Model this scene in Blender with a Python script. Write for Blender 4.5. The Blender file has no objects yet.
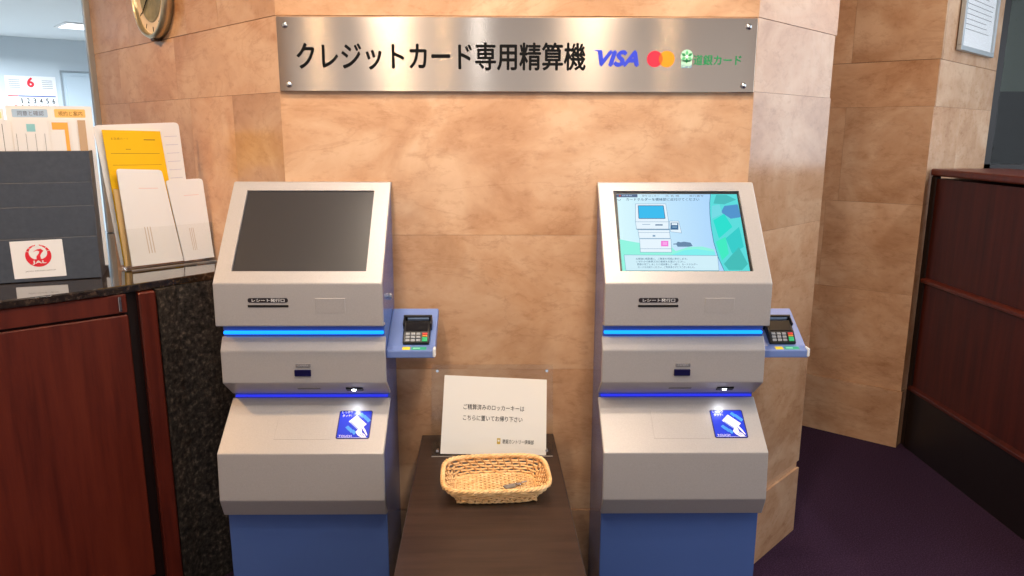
import bpy, bmesh, math, random
from mathutils import Vector, Matrix
random.seed(7)
C = bpy.context.scene.collection
SC = bpy.context.scene

# ------------------------------------------------------------------ camera, world, light, exposure
cam_d = bpy.data.cameras.new('camera')
cam = bpy.data.objects.new('camera', cam_d); C.objects.link(cam)
_yaw, _pitch, _roll = 0.0117, 0.2073, 0.0022
fw = Vector((math.sin(_yaw)*math.cos(_pitch), math.cos(_yaw)*math.cos(_pitch), -math.sin(_pitch)))
rt = Vector((math.cos(_yaw), -math.sin(_yaw), 0)); up = rt.cross(fw)
rx = rt*math.cos(_roll) + up*math.sin(_roll); ry = -rt*math.sin(_roll) + up*math.cos(_roll)
cam.matrix_world = Matrix(((rx.x, ry.x, -fw.x, -0.0206), (rx.y, ry.y, -fw.y, -2.1965), (rx.z, ry.z, -fw.z, 1.5), (0, 0, 0, 1)))
cam_d.sensor_width = 36; cam_d.lens = 737.908/1024*36; cam_d.clip_start = 0.02
SC.camera = cam
SC.view_settings.view_transform = 'Standard'
SC.view_settings.look = 'None'
SC.view_settings.gamma = 1
SC.view_settings.use_curve_mapping = False
SC.view_settings.exposure = 0.0
w = bpy.data.worlds.new('world'); SC.world = w; w.use_nodes = True
w.node_tree.nodes['Background'].inputs[0].default_value = (0.75, 0.87, 1.0, 1)
w.node_tree.nodes['Background'].inputs[1].default_value = 0.4

def lamp(name, kind, loc, energy, col, target=None, size=0.2, size_y=None, spot=None, blend=0.5):
    d = bpy.data.lights.new(name, kind); d.energy = energy; d.color = col
    if kind == 'AREA':
        d.size = size
        if size_y: d.shape = 'RECTANGLE'; d.size_y = size_y
        else: d.shape = 'DISK'
    else:
        d.shadow_soft_size = size
    if spot: d.spot_size = math.radians(spot); d.spot_blend = blend
    o = bpy.data.objects.new(name, d); C.objects.link(o); o.location = loc
    if target is not None:
        o.rotation_euler = (Vector(target)-Vector(loc)).to_track_quat('-Z', 'Y').to_euler()
    return o
WARM = (1.0, 0.80, 0.58); COOL = (0.84, 0.92, 1.0); NEUT = (1.0, 0.93, 0.85)
CEIL = 2.75
# daylight through the wide window behind the camera and the one at the right
lamp('daylight_rear', 'AREA', (0.2, -4.9, 1.65), 14, (0.98, 0.97, 1.0), (0.2, 0, 1.45), 4.4, 1.9)
lamp('daylight_right', 'AREA', (3.9, -0.75, 1.75), 58, (.78, .89, 1), (0, -0.75, 1.75), 5.0, 1.5)
# ------------------------------------------------------------------ materials
def srgb(r, g, b):
    f = lambda c: (c/255/12.92) if c/255 <= 0.04045 else ((c/255+0.055)/1.055)**2.4
    return (f(r), f(g), f(b), 1.0)
def mat(name, col, rough=0.5, metal=0.0, spec=0.5, coat=0.0, emit=None, estr=0.0, trans=0.0, alpha=1.0, ior=1.45):
    m = bpy.data.materials.new(name); m.use_nodes = True
    b = m.node_tree.nodes['Principled BSDF']
    b.inputs['Base Color'].default_value = col
    b.inputs['Roughness'].default_value = rough; b.inputs['Metallic'].default_value = metal
    b.inputs['Specular IOR Level'].default_value = spec; b.inputs['Coat Weight'].default_value = coat
    b.inputs['Transmission Weight'].default_value = trans; b.inputs['Alpha'].default_value = alpha
    b.inputs['IOR'].default_value = ior
    if emit is not None:
        b.inputs['Emission Color'].default_value = emit; b.inputs['Emission Strength'].default_value = estr
    return m
def nodes(m):
    nt = m.node_tree
    return nt, nt.nodes, nt.links, nt.nodes['Principled BSDF']
def noise_mat(name, cols, scale=(1, 1, 1), nscale=3.0, detail=6, rough=0.4, rrange=0.0, dist=0.0, bump=0.0, bscale=None, pos=None, spec=0.5, metal=0.0, tone=False, coat=0.0):
    """procedural: noise -> colour ramp -> base colour, optional bump"""
    m = mat(name, cols[0], rough, metal, spec, coat); nt, N, L, b = nodes(m)
    tc = N.new('ShaderNodeTexCoord'); mp = N.new('ShaderNodeMapping'); mp.inputs['Scale'].default_value = scale
    L.new(tc.outputs['Object'], mp.inputs['Vector'])
    vec = mp.outputs['Vector']
    if tone:
        at = N.new('ShaderNodeAttribute'); at.attribute_name = 'tone'
        ad = N.new('ShaderNodeVectorMath'); ad.operation = 'MULTIPLY_ADD'
        L.new(at.outputs['Fac'], ad.inputs[0]); ad.inputs[1].default_value = (37, 17, 53); L.new(vec, ad.inputs[2])
        vec = ad.outputs['Vector']
    ns = N.new('ShaderNodeTexNoise'); ns.inputs['Scale'].default_value = nscale; ns.inputs['Detail'].default_value = detail
    ns.inputs['Roughness'].default_value = 0.66; ns.inputs['Distortion'].default_value = dist
    L.new(vec, ns.inputs['Vector'])
    rp = N.new('ShaderNodeValToRGB'); e = rp.color_ramp.elements
    pos = pos or [0.3+0.4*i/(max(1, len(cols)-1)) for i in range(len(cols))]
    while len(e) < len(cols): e.new(0.5)
    for i, c in enumerate(cols): e[i].position = pos[i]; e[i].color = c
    L.new(ns.outputs['Fac'], rp.inputs['Fac'])
    out = rp.outputs['Color']
    if tone:
        hs = N.new('ShaderNodeHueSaturation'); mr = N.new('ShaderNodeMapRange')
        mr.inputs['To Min'].default_value = 0.90; mr.inputs['To Max'].default_value = 1.08
        L.new(at.outputs['Fac'], mr.inputs['Value']); L.new(mr.outputs['Result'], hs.inputs['Value'])
        L.new(out, hs.inputs['Color']); out = hs.outputs['Color']
        # broad pale clouds, then fine dark flecks
        n3 = N.new('ShaderNodeTexNoise'); n3.inputs['Scale'].default_value = 1.7; n3.inputs['Detail'].default_value = 5; n3.inputs['Distortion'].default_value = 1.4
        L.new(vec, n3.inputs['Vector']); r3 = N.new('ShaderNodeValToRGB'); r3.color_ramp.elements[0].position = 0.50; r3.color_ramp.elements[0].color = (0, 0, 0, 1)
        r3.color_ramp.elements[1].position = 0.66; r3.color_ramp.elements[1].color = (.55, .55, .55, 1); L.new(n3.outputs['Fac'], r3.inputs['Fac'])
        mc = N.new('ShaderNodeMixRGB'); L.new(r3.outputs['Color'], mc.inputs['Fac']); L.new(out, mc.inputs['Color1']); mc.inputs['Color2'].default_value = srgb(224, 190, 158); out = mc.outputs['Color']
        n2 = N.new('ShaderNodeTexNoise'); n2.inputs['Scale'].default_value = 18; n2.inputs['Detail'].default_value = 8
        n2.inputs['Roughness'].default_value = 0.7
        mp2 = N.new('ShaderNodeMapping'); mp2.inputs['Scale'].default_value = (1, 1, 1.5); L.new(vec, mp2.inputs['Vector']); L.new(mp2.outputs['Vector'], n2.inputs['Vector'])
        r2 = N.new('ShaderNodeValToRGB'); r2.color_ramp.elements[0].position = 0.30; r2.color_ramp.elements[0].color = (0.66, 0.56, 0.48, 1)
        r2.color_ramp.elements[1].position = 0.47; r2.color_ramp.elements[1].color = (1, 1, 1, 1)
        L.new(n2.outputs['Fac'], r2.inputs['Fac'])
        mx = N.new('ShaderNodeMixRGB'); mx.blend_type = 'MULTIPLY'; mx.inputs['Fac'].default_value = 0.5
        L.new(out, mx.inputs['Color1']); L.new(r2.outputs['Color'], mx.inputs['Color2']); out = mx.outputs['Color']
    if tone:      # thin wandering veins
        n4 = N.new('ShaderNodeTexNoise'); n4.inputs['Scale'].default_value = 2.4; n4.inputs['Detail'].default_value = 9; n4.inputs['Roughness'].default_value = .62; n4.inputs['Distortion'].default_value = .8
        mp4 = N.new('ShaderNodeMapping'); mp4.inputs['Scale'].default_value = (1, 1, 1.8); L.new(vec, mp4.inputs['Vector']); L.new(mp4.outputs['Vector'], n4.inputs['Vector'])
        su = N.new('ShaderNodeMath'); su.operation = 'SUBTRACT'; su.inputs[1].default_value = .5; L.new(n4.outputs['Fac'], su.inputs[0])
        ab = N.new('ShaderNodeMath'); ab.operation = 'ABSOLUTE'; L.new(su.outputs[0], ab.inputs[0])
        r4 = N.new('ShaderNodeValToRGB'); r4.color_ramp.elements[0].position = 0; r4.color_ramp.elements[0].color = (.66, .56, .48, 1)
        r4.color_ramp.elements[1].position = .016; r4.color_ramp.elements[1].color = (1, 1, 1, 1); L.new(ab.outputs[0], r4.inputs['Fac'])
        m4 = N.new('ShaderNodeMixRGB'); m4.blend_type = 'MULTIPLY'; m4.inputs['Fac'].default_value = .26
        L.new(out, m4.inputs['Color1']); L.new(r4.outputs['Color'], m4.inputs['Color2']); out = m4.outputs['Color']
    L.new(out, b.inputs['Base Color'])
    if bump:
        nb = N.new('ShaderNodeTexNoise'); nb.inputs['Scale'].default_value = bscale or nscale*4; nb.inputs['Detail'].default_value = 4
        L.new(vec, nb.inputs['Vector'])
        bp = N.new('ShaderNodeBump'); bp.inputs['Strength'].default_value = bump; bp.inputs['Distance'].default_value = 0.01
        L.new(nb.outputs['Fac'], bp.inputs['Height']); L.new(bp.outputs['Normal'], b.inputs['Normal'])
    return m

STONE = noise_mat('travertine', [srgb(170, 122, 86), srgb(200, 156, 120), srgb(218, 182, 150)], (1, 1, 1.4), 3.2, 13, 0.2, dist=.45, tone=True, pos=[0.26, 0.5, 0.74])
JOINT = mat('joint_dark_backing', srgb(88, 62, 45), 0.8)  # dark backing that shows in the slab joints
GRANITE = noise_mat('black_granite', [srgb(24, 22, 22), srgb(58, 53, 49), srgb(128, 114, 102)], (1, 1, 1), 62, 5, 0.75, bump=0.5, bscale=45, pos=[0.38, 0.56, 0.8], spec=0.3)
GRANITE_TOP = noise_mat('polished_granite', [srgb(20, 17, 16), srgb(48, 39, 33), srgb(104, 84, 70)], (1, 1, 1), 70, 5, 0.07, pos=[0.35, 0.55, 0.8], spec=0.8, coat=0.6)
CHERRY = noise_mat('cherry_wood', [srgb(70, 22, 14), srgb(90, 32, 20), srgb(100, 39, 24)], (9, 9, 0.7), 3.0, 8, 0.34, pos=[0.3, 0.5, 0.7])
DARKWOOD = noise_mat('dark_red_wood', [srgb(52, 15, 9), srgb(70, 22, 13), srgb(82, 28, 17)], (9, 9, 0.6), 3.0, 8, 0.5, pos=[0.3, 0.5, 0.7], spec=.3)
DARKTRIM = mat('dark_trim_wood', srgb(24, 12, 10), 0.4)
WENGE = noise_mat('wenge_laminate', [srgb(38, 26, 22), srgb(52, 37, 31), srgb(62, 45, 38)], (1.0, 16, 16), 4.0, 8, 0.33, pos=[0.3, 0.5, 0.7])
CARPET = noise_mat('purple_carpet', [srgb(40, 26, 40), srgb(60, 40, 62), srgb(84, 60, 86)], (1, 1, 1), 190, 3, 0.95, bump=0.8, bscale=260, pos=[0.3, 0.5, 0.72], spec=0.1)
SILVER = noise_mat('silver_paint', [srgb(170, 166, 167), srgb(178, 174, 175)], (1, 1, 1), 320, 2, 0.38, spec=0.5, metal=0.25)
BLUE = mat('blue_panel_paint', srgb(78, 106, 170), 0.22, metal=.1, spec=.9)
TRAYBLUE = mat('tray_blue_paint', srgb(112, 134, 190), 0.35)
WHITEPL = mat('white_plastic', srgb(235, 235, 235), 0.4)
BLACK = mat('black_plastic', srgb(22, 22, 24), 0.4)
RECESS = mat('recess_black', srgb(40, 34, 44), 0.6)
SCREENOFF = mat('dark_screen_glass', srgb(50, 48, 50), 0.28, spec=0.6)
CHROME = mat('chrome', srgb(200, 200, 202), 0.18, 1.0)
ALU = mat('aluminium', srgb(178, 184, 188), 0.38, 0.7)
PLASTER = mat('white_plaster', srgb(226, 226, 224), 0.9)
CEILM = mat('ceiling_board', srgb(225, 222, 215), 0.9)
OFFW = mat('office_wall_paint', srgb(205, 216, 224), 0.9)
PAPER = mat('white_paper', srgb(236, 233, 228), 0.8)
PAPERW = mat('bright_paper', srgb(240, 240, 243), 0.8)
YELLOW = mat('yellow_paper', srgb(250, 200, 22), 0.8)
BEIGE = mat('beige_board', srgb(200, 170, 140), 0.8)
BOXGREY = noise_mat('grey_box_board', [srgb(64, 71, 84), srgb(72, 79, 92)], (1, 1, 1), 60, 3, 0.55)
INK = mat('black_ink', srgb(9, 8, 8), 0.6, spec=.15)
GREYINK = mat('grey_ink', srgb(120, 118, 122), 0.7)
WICKER = noise_mat('wicker', [srgb(212, 164, 106), srgb(236, 194, 138), srgb(246, 212, 164)], (1, 1, 1), 40, 4, 0.5, pos=[0.3, 0.5, 0.72])
WICKERD = noise_mat('wicker_dark', [srgb(158, 110, 64), srgb(196, 146, 92)], (1, 1, 1), 50, 4, 0.6)
GOLD = mat('brass', srgb(208, 198, 168), 0.3, 0.85)
GLASS = mat('clear_glass', (1, 1, 1, 1), 0.03, trans=1.0, ior=1.45)
def ink(name, r, g, b, rough=0.6): return mat(name, srgb(r, g, b), rough)
def glow(name, r, g, b, s):
    c = srgb(r, g, b); return mat(name, (0, 0, 0, 1), 0.3, spec=0.0, emit=c, estr=s)
VBLUE = ink('sign_blue', 48, 66, 205); MRED = ink('sign_red', 238, 40, 66); MORA = ink('sign_orange', 252, 150, 20); MMID = ink('sign_mid_orange', 250, 96, 30)
GREEN = ink('sign_green', 34, 136, 80); PGREEN = ink('sign_pale_green', 186, 232, 200); WHITE = ink('white_ink', 245, 245, 248)
JRED = ink('sticker_red', 232, 40, 58)

def acrylic(name, ior=1.42):
    m = bpy.data.materials.new(name); m.use_nodes = True
    nt = m.node_tree; N = nt.nodes; L = nt.links; N.remove(N['Principled BSDF'])
    out = N['Material Output']
    t = N.new('ShaderNodeBsdfTransparent'); t.inputs[0].default_value = (0.985, 0.985, 0.98, 1)
    g = N.new('ShaderNodeBsdfGlossy'); g.inputs['Roughness'].default_value = 0.04
    fr = N.new('ShaderNodeFresnel'); fr.inputs['IOR'].default_value = 1.45
    mx = N.new('ShaderNodeMixShader')
    ge = N.new('ShaderNodeNewGeometry'); mu = N.new('ShaderNodeMath'); mu.operation = 'MULTIPLY_ADD'   # only outer faces mirror
    mu.inputs[1].default_value = -1.0; L.new(ge.outputs['Backfacing'], mu.inputs[0]); mu.inputs[2].default_value = 1.0
    mm = N.new('ShaderNodeMath'); mm.operation = 'MULTIPLY'; L.new(mu.outputs[0], mm.inputs[0]); L.new(fr.outputs[0], mm.inputs[1])
    fr.inputs['IOR'].default_value = ior
    L.new(mm.outputs[0], mx.inputs[0]); L.new(t.outputs[0], mx.inputs[1]); L.new(g.outputs[0], mx.inputs[2]); L.new(mx.outputs[0], out.inputs['Surface'])
    return m
ACRYL = acrylic('clear_acrylic', 1.33)
EDGE = mat('acrylic_cut_edge', srgb(205, 196, 188), 0.3, trans=0.5)

def brushed():
    m = mat('brushed_steel', srgb(210, 190, 172), 0.3, 1.0); nt, N, L, b = nodes(m)
    b.inputs['Anisotropic'].default_value = 0.99
    tg = N.new('ShaderNodeTangent'); tg.direction_type = 'UV_MAP'
    L.new(tg.outputs[0], b.inputs['Tangent'])
    tc = N.new('ShaderNodeTexCoord'); mp = N.new('ShaderNodeMapping'); mp.inputs['Scale'].default_value = (1.5, 1, 900)
    ns = N.new('ShaderNodeTexNoise'); ns.inputs['Scale'].default_value = 1.0; ns.inputs['Detail'].default_value = 3
    L.new(tc.outputs['Object'], mp.inputs['Vector']); L.new(mp.outputs['Vector'], ns.inputs['Vector'])
    mr = N.new('ShaderNodeMapRange'); mr.inputs['To Min'].default_value = 0.16; mr.inputs['To Max'].default_value = 0.22
    L.new(ns.outputs['Fac'], mr.inputs['Value']); L.new(mr.outputs['Result'], b.inputs['Roughness'])
    return m
STEEL = brushed()

# ------------------------------------------------------------------ mesh helpers
class MB:
    def __init__(s): s.v = []; s.f = []; s.m = []; s.sm = []; s.tone = []
    def add(s, vs, fs, m=0, smooth=False, M=None, tone=0.5):
        o = len(s.v)
        s.v += [tuple(M @ Vector(v)) if M else tuple(v) for v in vs]
        for f in fs: s.f.append([i+o for i in f]); s.m.append(m); s.sm.append(smooth); s.tone.append(tone)
        return s
    def bm(s, b, m=0, smooth=False, M=None):
        b.verts.index_update()
        s.add([v.co.copy() for v in b.verts], [[v.index for v in f.verts] for f in b.faces], m, smooth, M); b.free(); return s
    def box(s, lo, hi, m=0, bev=0.0, M=None, tone=0.5, seg=1):
        x0, y0, z0 = lo; x1, y1, z1 = hi
        vs = [(x0, y0, z0), (x1, y0, z0), (x1, y1, z0), (x0, y1, z0), (x0, y0, z1), (x1, y0, z1), (x1, y1, z1), (x0, y1, z1)]
        fs = [(0, 3, 2, 1), (4, 5, 6, 7), (0, 1, 5, 4), (1, 2, 6, 5), (2, 3, 7, 6), (3, 0, 4, 7)]
        if bev <= 0: return s.add(vs, fs, m, M=M, tone=tone)
        return s.poly_bev(vs, fs, bev, m, M, seg)
    def poly_bev(s, vs, fs, bev, m=0, M=None, seg=1):
        b = bmesh.new(); V = [b.verts.new(v) for v in vs]
        for f in fs: b.faces.new([V[i] for i in f])
        bmesh.ops.recalc_face_normals(b, faces=b.faces)
        es = [e for e in b.edges if len(e.link_faces) == 2 and e.calc_face_angle(0) > 0.15]
        bmesh.ops.bevel(b, geom=es, offset=bev, segments=seg, affect='EDGES', profile=0.5)
        return s.bm(b, m, False, M)
    def prism(s, prof, a, b_, axis='x', m=0, bev=0.0, M=None, seg=1):
        """extrude a closed 2D profile; axis x: (y,z) profile; axis z: (x,y); axis y: (x,z)"""
        mk = {'x': lambda p, t: (t, p[0], p[1]), 'y': lambda p, t: (p[0], t, p[1]), 'z': lambda p, t: (p[0], p[1], t)}[axis]
        n = len(prof); vs = [mk(p, a) for p in prof]+[mk(p, b_) for p in prof]
        fs = [list(range(n))[::-1], list(range(n, 2*n))]+[[i, (i+1) % n, n+(i+1) % n, n+i] for i in range(n)]
        b = bmesh.new(); V = [b.verts.new(v) for v in vs]
        for f in fs: b.faces.new([V[i] for i in f])
        bmesh.ops.recalc_face_normals(b, faces=b.faces)
        if bev > 0:
            es = [e for e in b.edges if len(e.link_faces) == 2 and e.calc_face_angle(0) > 0.15]
            bmesh.ops.bevel(b, geom=es, offset=bev, segments=seg, affect='EDGES', profile=0.5)
        bmesh.ops.triangulate(b, faces=[f for f in b.faces if len(f.verts) > 4])
        return s.bm(b, m, False, M)
    def tube(s, pts, r, seg=8, closed=False, m=0, M=None, caps=True):
        pts = [Vector(p) for p in pts]; n = len(pts); rings = []
        rs = r if isinstance(r, (list, tuple)) else [r]*n
        ref = None
        for i, p in enumerate(pts):
            a = pts[(i-1) % n] if (closed or i > 0) else p; c = pts[(i+1) % n] if (closed or i < n-1) else p
            t = (c-a).normalized()
            if ref is None: ref = Vector((0, 0, 1)) if abs(t.z) < 0.9 else Vector((1, 0, 0))
            u = (ref-t*ref.dot(t)).normalized(); ref = u; v = t.cross(u)
            rings.append([p+(u*math.cos(2*math.pi*k/seg)+v*math.sin(2*math.pi*k/seg))*rs[i] for k in range(seg)])
        vs = [q for R in rings for q in R]; fs = []
        for i in range(n if closed else n-1):
            j = (i+1) % n
            for k in range(seg): fs.append([i*seg+k, i*seg+(k+1) % seg, j*seg+(k+1) % seg, j*seg+k])
        if not closed and caps: fs += [list(range(seg))[::-1], [(n-1)*seg+k for k in range(seg)]]
        return s.add(vs, fs, m, True, M)
    def lathe(s, prof, seg=48, m=0, M=None, smooth=True):
        """profile (r,h) revolved about local z"""
        vs = []; fs = []; n = len(prof)
        for k in range(seg):
            a = 2*math.pi*k/seg
            vs += [(r*math.cos(a), r*math.sin(a), h) for r, h in prof]
        for k in range(seg):
            j = (k+1) % seg
            for i in range(n-1): fs.append([k*n+i, j*n+i, j*n+i+1, k*n+i+1])
        return s.add(vs, fs, m, smooth, M)
    def cyl(s, p0, p1, r, seg=16, m=0, M=None):
        p0 = Vector(p0); p1 = Vector(p1); d = p1-p0
        T = Matrix.Translation(p0) @ d.to_track_quat('Z', 'Y').to_matrix().to_4x4()
        h = d.length
        vs = [(r*math.cos(2*math.pi*k/seg), r*math.sin(2*math.pi*k/seg), z) for z in (0, h) for k in range(seg)]
        fs = [list(range(seg))[::-1], list(range(seg, 2*seg))]+[[k, (k+1) % seg, seg+(k+1) % seg, seg+k] for k in range(seg)]
        return s.add(vs, fs, m, False, (M @ T) if M else T)
    def build(s, name, mats, parent=None, loc=None, tone=False):
        me = bpy.data.meshes.new(name); me.from_pydata(s.v, [], s.f)
        if not isinstance(mats, (list, tuple)): mats = [mats]
        for m in mats: me.materials.append(m)
        for p, mi, sm in zip(me.polygons, s.m, s.sm): p.material_index = mi; p.use_smooth = sm
        if tone:
            at = me.attributes.new('tone', 'FLOAT', 'FACE')
            for i, t in enumerate(s.tone): at.data[i].value = t
        me.update()
        o = bpy.data.objects.new(name, me); C.objects.link(o)
        if parent is not None: o.parent = parent
        if loc is not None: o.location = loc
        return o
def tag(o, label=None, cat=None, group=None, kind=None):
    if label: o['label'] = label
    if cat: o['category'] = cat
    if group: o['group'] = group
    if kind: o['kind'] = kind
    return o
def empty(name, loc=(0, 0, 0), rz=0.0, label=None, cat=None, group=None):
    o = bpy.data.objects.new(name, None); C.objects.link(o); o.location = loc; o.rotation_euler = (0, 0, rz)
    o.empty_display_size = 0.05
    return tag(o, label, cat, group)
def copy_tree(o, parent=None):
    c = o.copy(); C.objects.link(c)
    if parent is not None: c.parent = parent
    for ch in [x for x in C.objects if x.parent == o]: copy_tree(ch, c)
    return c
def struct(o): o['kind'] = 'structure'; return o
def cut(o, cutters):
    """carve box-like pockets out of a finished mesh object (cutters: list of MB)"""
    for k, mb in enumerate(cutters):
        co = mb.build('cutter', o.data.materials[0])
        md = o.modifiers.new('cut', 'BOOLEAN'); md.operation = 'DIFFERENCE'; md.object = co; md.solver = 'EXACT'
        bpy.context.view_layer.update()
        me = bpy.data.meshes.new_from_object(o.evaluated_get(bpy.context.evaluated_depsgraph_get()))
        o.modifiers.clear(); o.data = me
        bpy.data.objects.remove(co)
_tc = {}
def text2d(s, bold=0.0, res=3):
    """glyph outlines as triangles, bounding box normalised to 0..1"""
    if (s, bold) in _tc: return _tc[(s, bold)]
    cu = bpy.data.curves.new('t', 'FONT'); cu.body = s; cu.size = 1; cu.resolution_u = res; cu.offset = bold; cu.fill_mode = 'FRONT'
    ob = bpy.data.objects.new('t', cu); C.objects.link(ob); bpy.context.view_layer.update()
    me = bpy.data.meshes.new_from_object(ob.evaluated_get(bpy.context.evaluated_depsgraph_get()))
    vs = [(v.co.x, v.co.y) for v in me.vertices]; fs = [list(p.vertices) for p in me.polygons]
    bpy.data.objects.remove(ob)
    x0 = min(v[0] for v in vs); x1 = max(v[0] for v in vs); y0 = min(v[1] for v in vs); y1 = max(v[1] for v in vs)
    vs = [((x-x0)/(x1-x0), (y-y0)/(y1-y0)) for x, y in vs]
    _tc[(s, bold)] = (vs, fs); return vs, fs
class Print:
    """flat printed graphics on a surface; layers lie a hair apart along the normal"""
    def __init__(s, warp=None, step=0.0003): s.mb = MB(); s.mats = []; s.warp = warp; s.step = step; s.l = 1
    def mi(s, m):
        if m not in s.mats: s.mats.append(m)
        return s.mats.index(m)
    def _p(s, p):
        q = s.warp(*p) if s.warp else p
        return (q[0], q[1], s.l*s.step)
    def poly(s, pts, m, layer=1):
        s.l = layer
        b = bmesh.new(); V = [b.verts.new(s._p(p)) for p in pts]; f = b.faces.new(V); f.normal_update()
        if f.normal.z < 0: f.normal_flip()
        bmesh.ops.triangulate(b, faces=b.faces[:]); s.mb.bm(b, s.mi(m)); return s
    def rect(s, x0, y0, x1, y1, m, layer=1): return s.poly([(x0, y0), (x1, y0), (x1, y1), (x0, y1)], m, layer)
    def rrect(s, x0, y0, x1, y1, r, m, layer=1, n=5, ry=None):
        ry = ry or r; pts = []
        for cx, cy, a0 in ((x1-r, y1-ry, 0), (x0+r, y1-ry, 90), (x0+r, y0+ry, 180), (x1-r, y0+ry, 270)):
            for k in range(n+1):
                a = math.radians(a0+90*k/n); pts.append((cx+r*math.cos(a), cy+ry*math.sin(a)))
        return s.poly(pts, m, layer)
    def disc(s, cx, cy, r, m, layer=1, n=36, ry=None):
        ry = ry or r
        return s.poly([(cx+r*math.cos(2*math.pi*k/n), cy+ry*math.sin(2*math.pi*k/n)) for k in range(n)], m, layer)
    def line(s, pts, wd, m, layer=1):
        for a, b in zip(pts[:-1], pts[1:]):
            a = Vector(a); b = Vector(b); d = (b-a)
            if d.length < 1e-9: continue
            d.normalize(); n = Vector((-d.y, d.x))*wd/2
            s.poly([a-n, b-n, b+n, a+n], m, layer)
        return s
    def text(s, t, x0, y0, x1, y1, m, layer=2, bold=0.0, skew=0.0):
        if bold:      # heavier strokes: the glyphs again, shifted by a hair
            d = bold*(y1-y0)
            for k, (dx, dy) in enumerate(((d, 0), (-d, 0), (0, d), (0, -d))): s.text(t, x0+dx, y0+dy, x1+dx, y1+dy, m, layer+.1*(k+1), 0.0, skew)
        vs, fs = text2d(t); s.l = layer
        q = [s._p((x0+(x1-x0)*(a+skew*b), y0+(y1-y0)*b)) for a, b in vs]
        # keep the faces looking along +normal whichever way the warp runs
        fs2 = []
        for f in fs:
            ar = sum(q[f[i]][0]*q[f[(i+1) % len(f)]][1]-q[f[(i+1) % len(f)]][0]*q[f[i]][1] for i in range(len(f)))
            fs2.append(f if ar > 0 else f[::-1])
        s.mb.add(q, fs2, s.mi(m)); return s
    def build(s, name, M, parent=None):
        s.mb.v = [tuple(M @ Vector(v)) for v in s.mb.v]
        return s.mb.build(name, s.mats, parent)
def frame(o, ux, uy):
    ux = Vector(ux).normalized(); uy = Vector(uy); uy = (uy-ux*uy.dot(ux)).normalized(); n = ux.cross(uy); o = Vector(o)
    return Matrix(((ux.x, uy.x, n.x, o.x), (ux.y, uy.y, n.y, o.y), (ux.z, uy.z, n.z, o.z), (0, 0, 0, 1)))

# ------------------------------------------------------------------ the setting
struct(MB().box((-6.5, -5.2, -0.06), (4.2, 7.0, 0)).build('floor', CARPET))
cb = MB().box((-2.9, -5.2, CEIL), (4.2, 3.2, CEIL+0.06))
struct(cb.build('ceiling', CEILM))

def slab_wall(name, p0, p1, rows, depth=0.10, top=CEIL, seed=1, grooves=True, off=0.0):
    """stone-clad wall from plan point p0 to p1 (front on the right-hand side looking p0->p1 is the room side);
    rows: list of (z0, z1, [vertical joints in metres from p0], gap, end_extra)"""
    p0 = Vector((p0[0], p0[1], 0)); p1 = Vector((p1[0], p1[1], 0)); L_ = (p1-p0).length
    M = frame(p0, (p1-p0), (0, 0, 1))      # local x along wall, y up, z out of the wall
    rnd = random.Random(seed)
    mb = MB(); mb.box((0, 0, -depth), (L_, top, -0.006), 1, M=M, tone=0.5)
    for (z0, z1, js, gap, ext, proud) in rows:
        xs = [0]+js+[L_+ext]
        for a, b in zip(xs[:-1], xs[1:]):
            t = rnd.random(); ga = 0.0004 if a > 0 else 0; gb = 0.0004 if b < L_ else 0
            mb.box((a+ga, z0+gap/2, -depth), (b-gb, z1-gap/2, proud), 0, M=M, tone=t)
    return struct(mb.build(name, [STONE, JOINT], tone=True))
CL, CR = -0.6625, 0.7036
G = 0.003; g = 0.0008
slab_wall('wall_front', (CL, 0), (CR, 0), [(0, .305, [], .004, 0, .006), (.305, .78, [], g, 0, 0), (.78, 1.2, [], g, 0, 0), (1.2, 1.615, [], g, 0, 0), (1.615, 1.8215, [], g, 0, 0), (1.8215, 2.25, [], G, 0, 0), (2.25, 2.75, [], g, 0, 0)], seed=3)
FRE = 0.3925
slab_wall('wall_right', (CR, 0), (CR+FRE, FRE), [(0, .262, [], .002, 0, .004), (.262, .287, [], .001, -.003, -.005), (.287, .78, [], g, .004, 0), (.78, 1.2, [], g, .004, 0), (1.2, 1.618, [], g, .004, 0), (1.618, 1.8215, [], g, -.004, 0), (1.8215, 2.3, [], G, .010, 0), (2.3, 2.75, [], g, .01, 0)], seed=8)
LF0 = (-1.760, 1.0975)
slab_wall('wall_left', LF0, (CL, 0), [(0, .30, [], .002, 0, 0), (.3, 1.06, [.6], g, 0, 0), (1.06, 1.613, [.35, .93, 1.25], g, 0, 0), (1.613, 1.8215, [.28, .836], g, 0, 0), (1.8215, 2.25, [.42, .95, 1.19], G, 0, 0), (2.25, 2.75, [.5, 1.1], g, 0, 0)], seed=5)
BW0, BW1 = (0.405, 2.3767), (1.892, 1.156)
slab_wall('wall_back', BW0, BW1, [(0, .285, [], .002, .008, .010), (.285, .757, [1.2], g, 0, 0), (.757, 1.18, [1.5], g, 0, 0), (1.18, 1.62, [1.556], g, 0, 0), (1.62, 1.8215, [1.15], g, .003, 0), (1.8215, 2.2, [1.56], G, .006, 0), (2.2, 2.75, [1.2], g, .005, 0)], seed=11)
FC1 = (2.56, 1.79)
slab_wall('wall_corner', BW1, FC1, [(0, .285, [], .002, 0, .004), (.285, 1.18, [], g, 0, 0), (1.18, 1.62, [.4], g, 0, 0), (1.62, 1.8215, [], g, 0, 0), (1.8215, 2.75, [], G, 0, 0)], seed=13)
# the column's return behind its right facet
slab_wall('wall_return', (CR+FRE-.076, FRE+.074), (CR+FRE-.8, FRE+.798), [(0, .305, [], g, 0, 0), (.305, 1.2, [.4], g, 0, 0), (1.2, 1.8215, [.6], g, 0, 0), (1.8215, 2.75, [.5], g, 0, 0)], depth=.04, seed=21)
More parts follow.
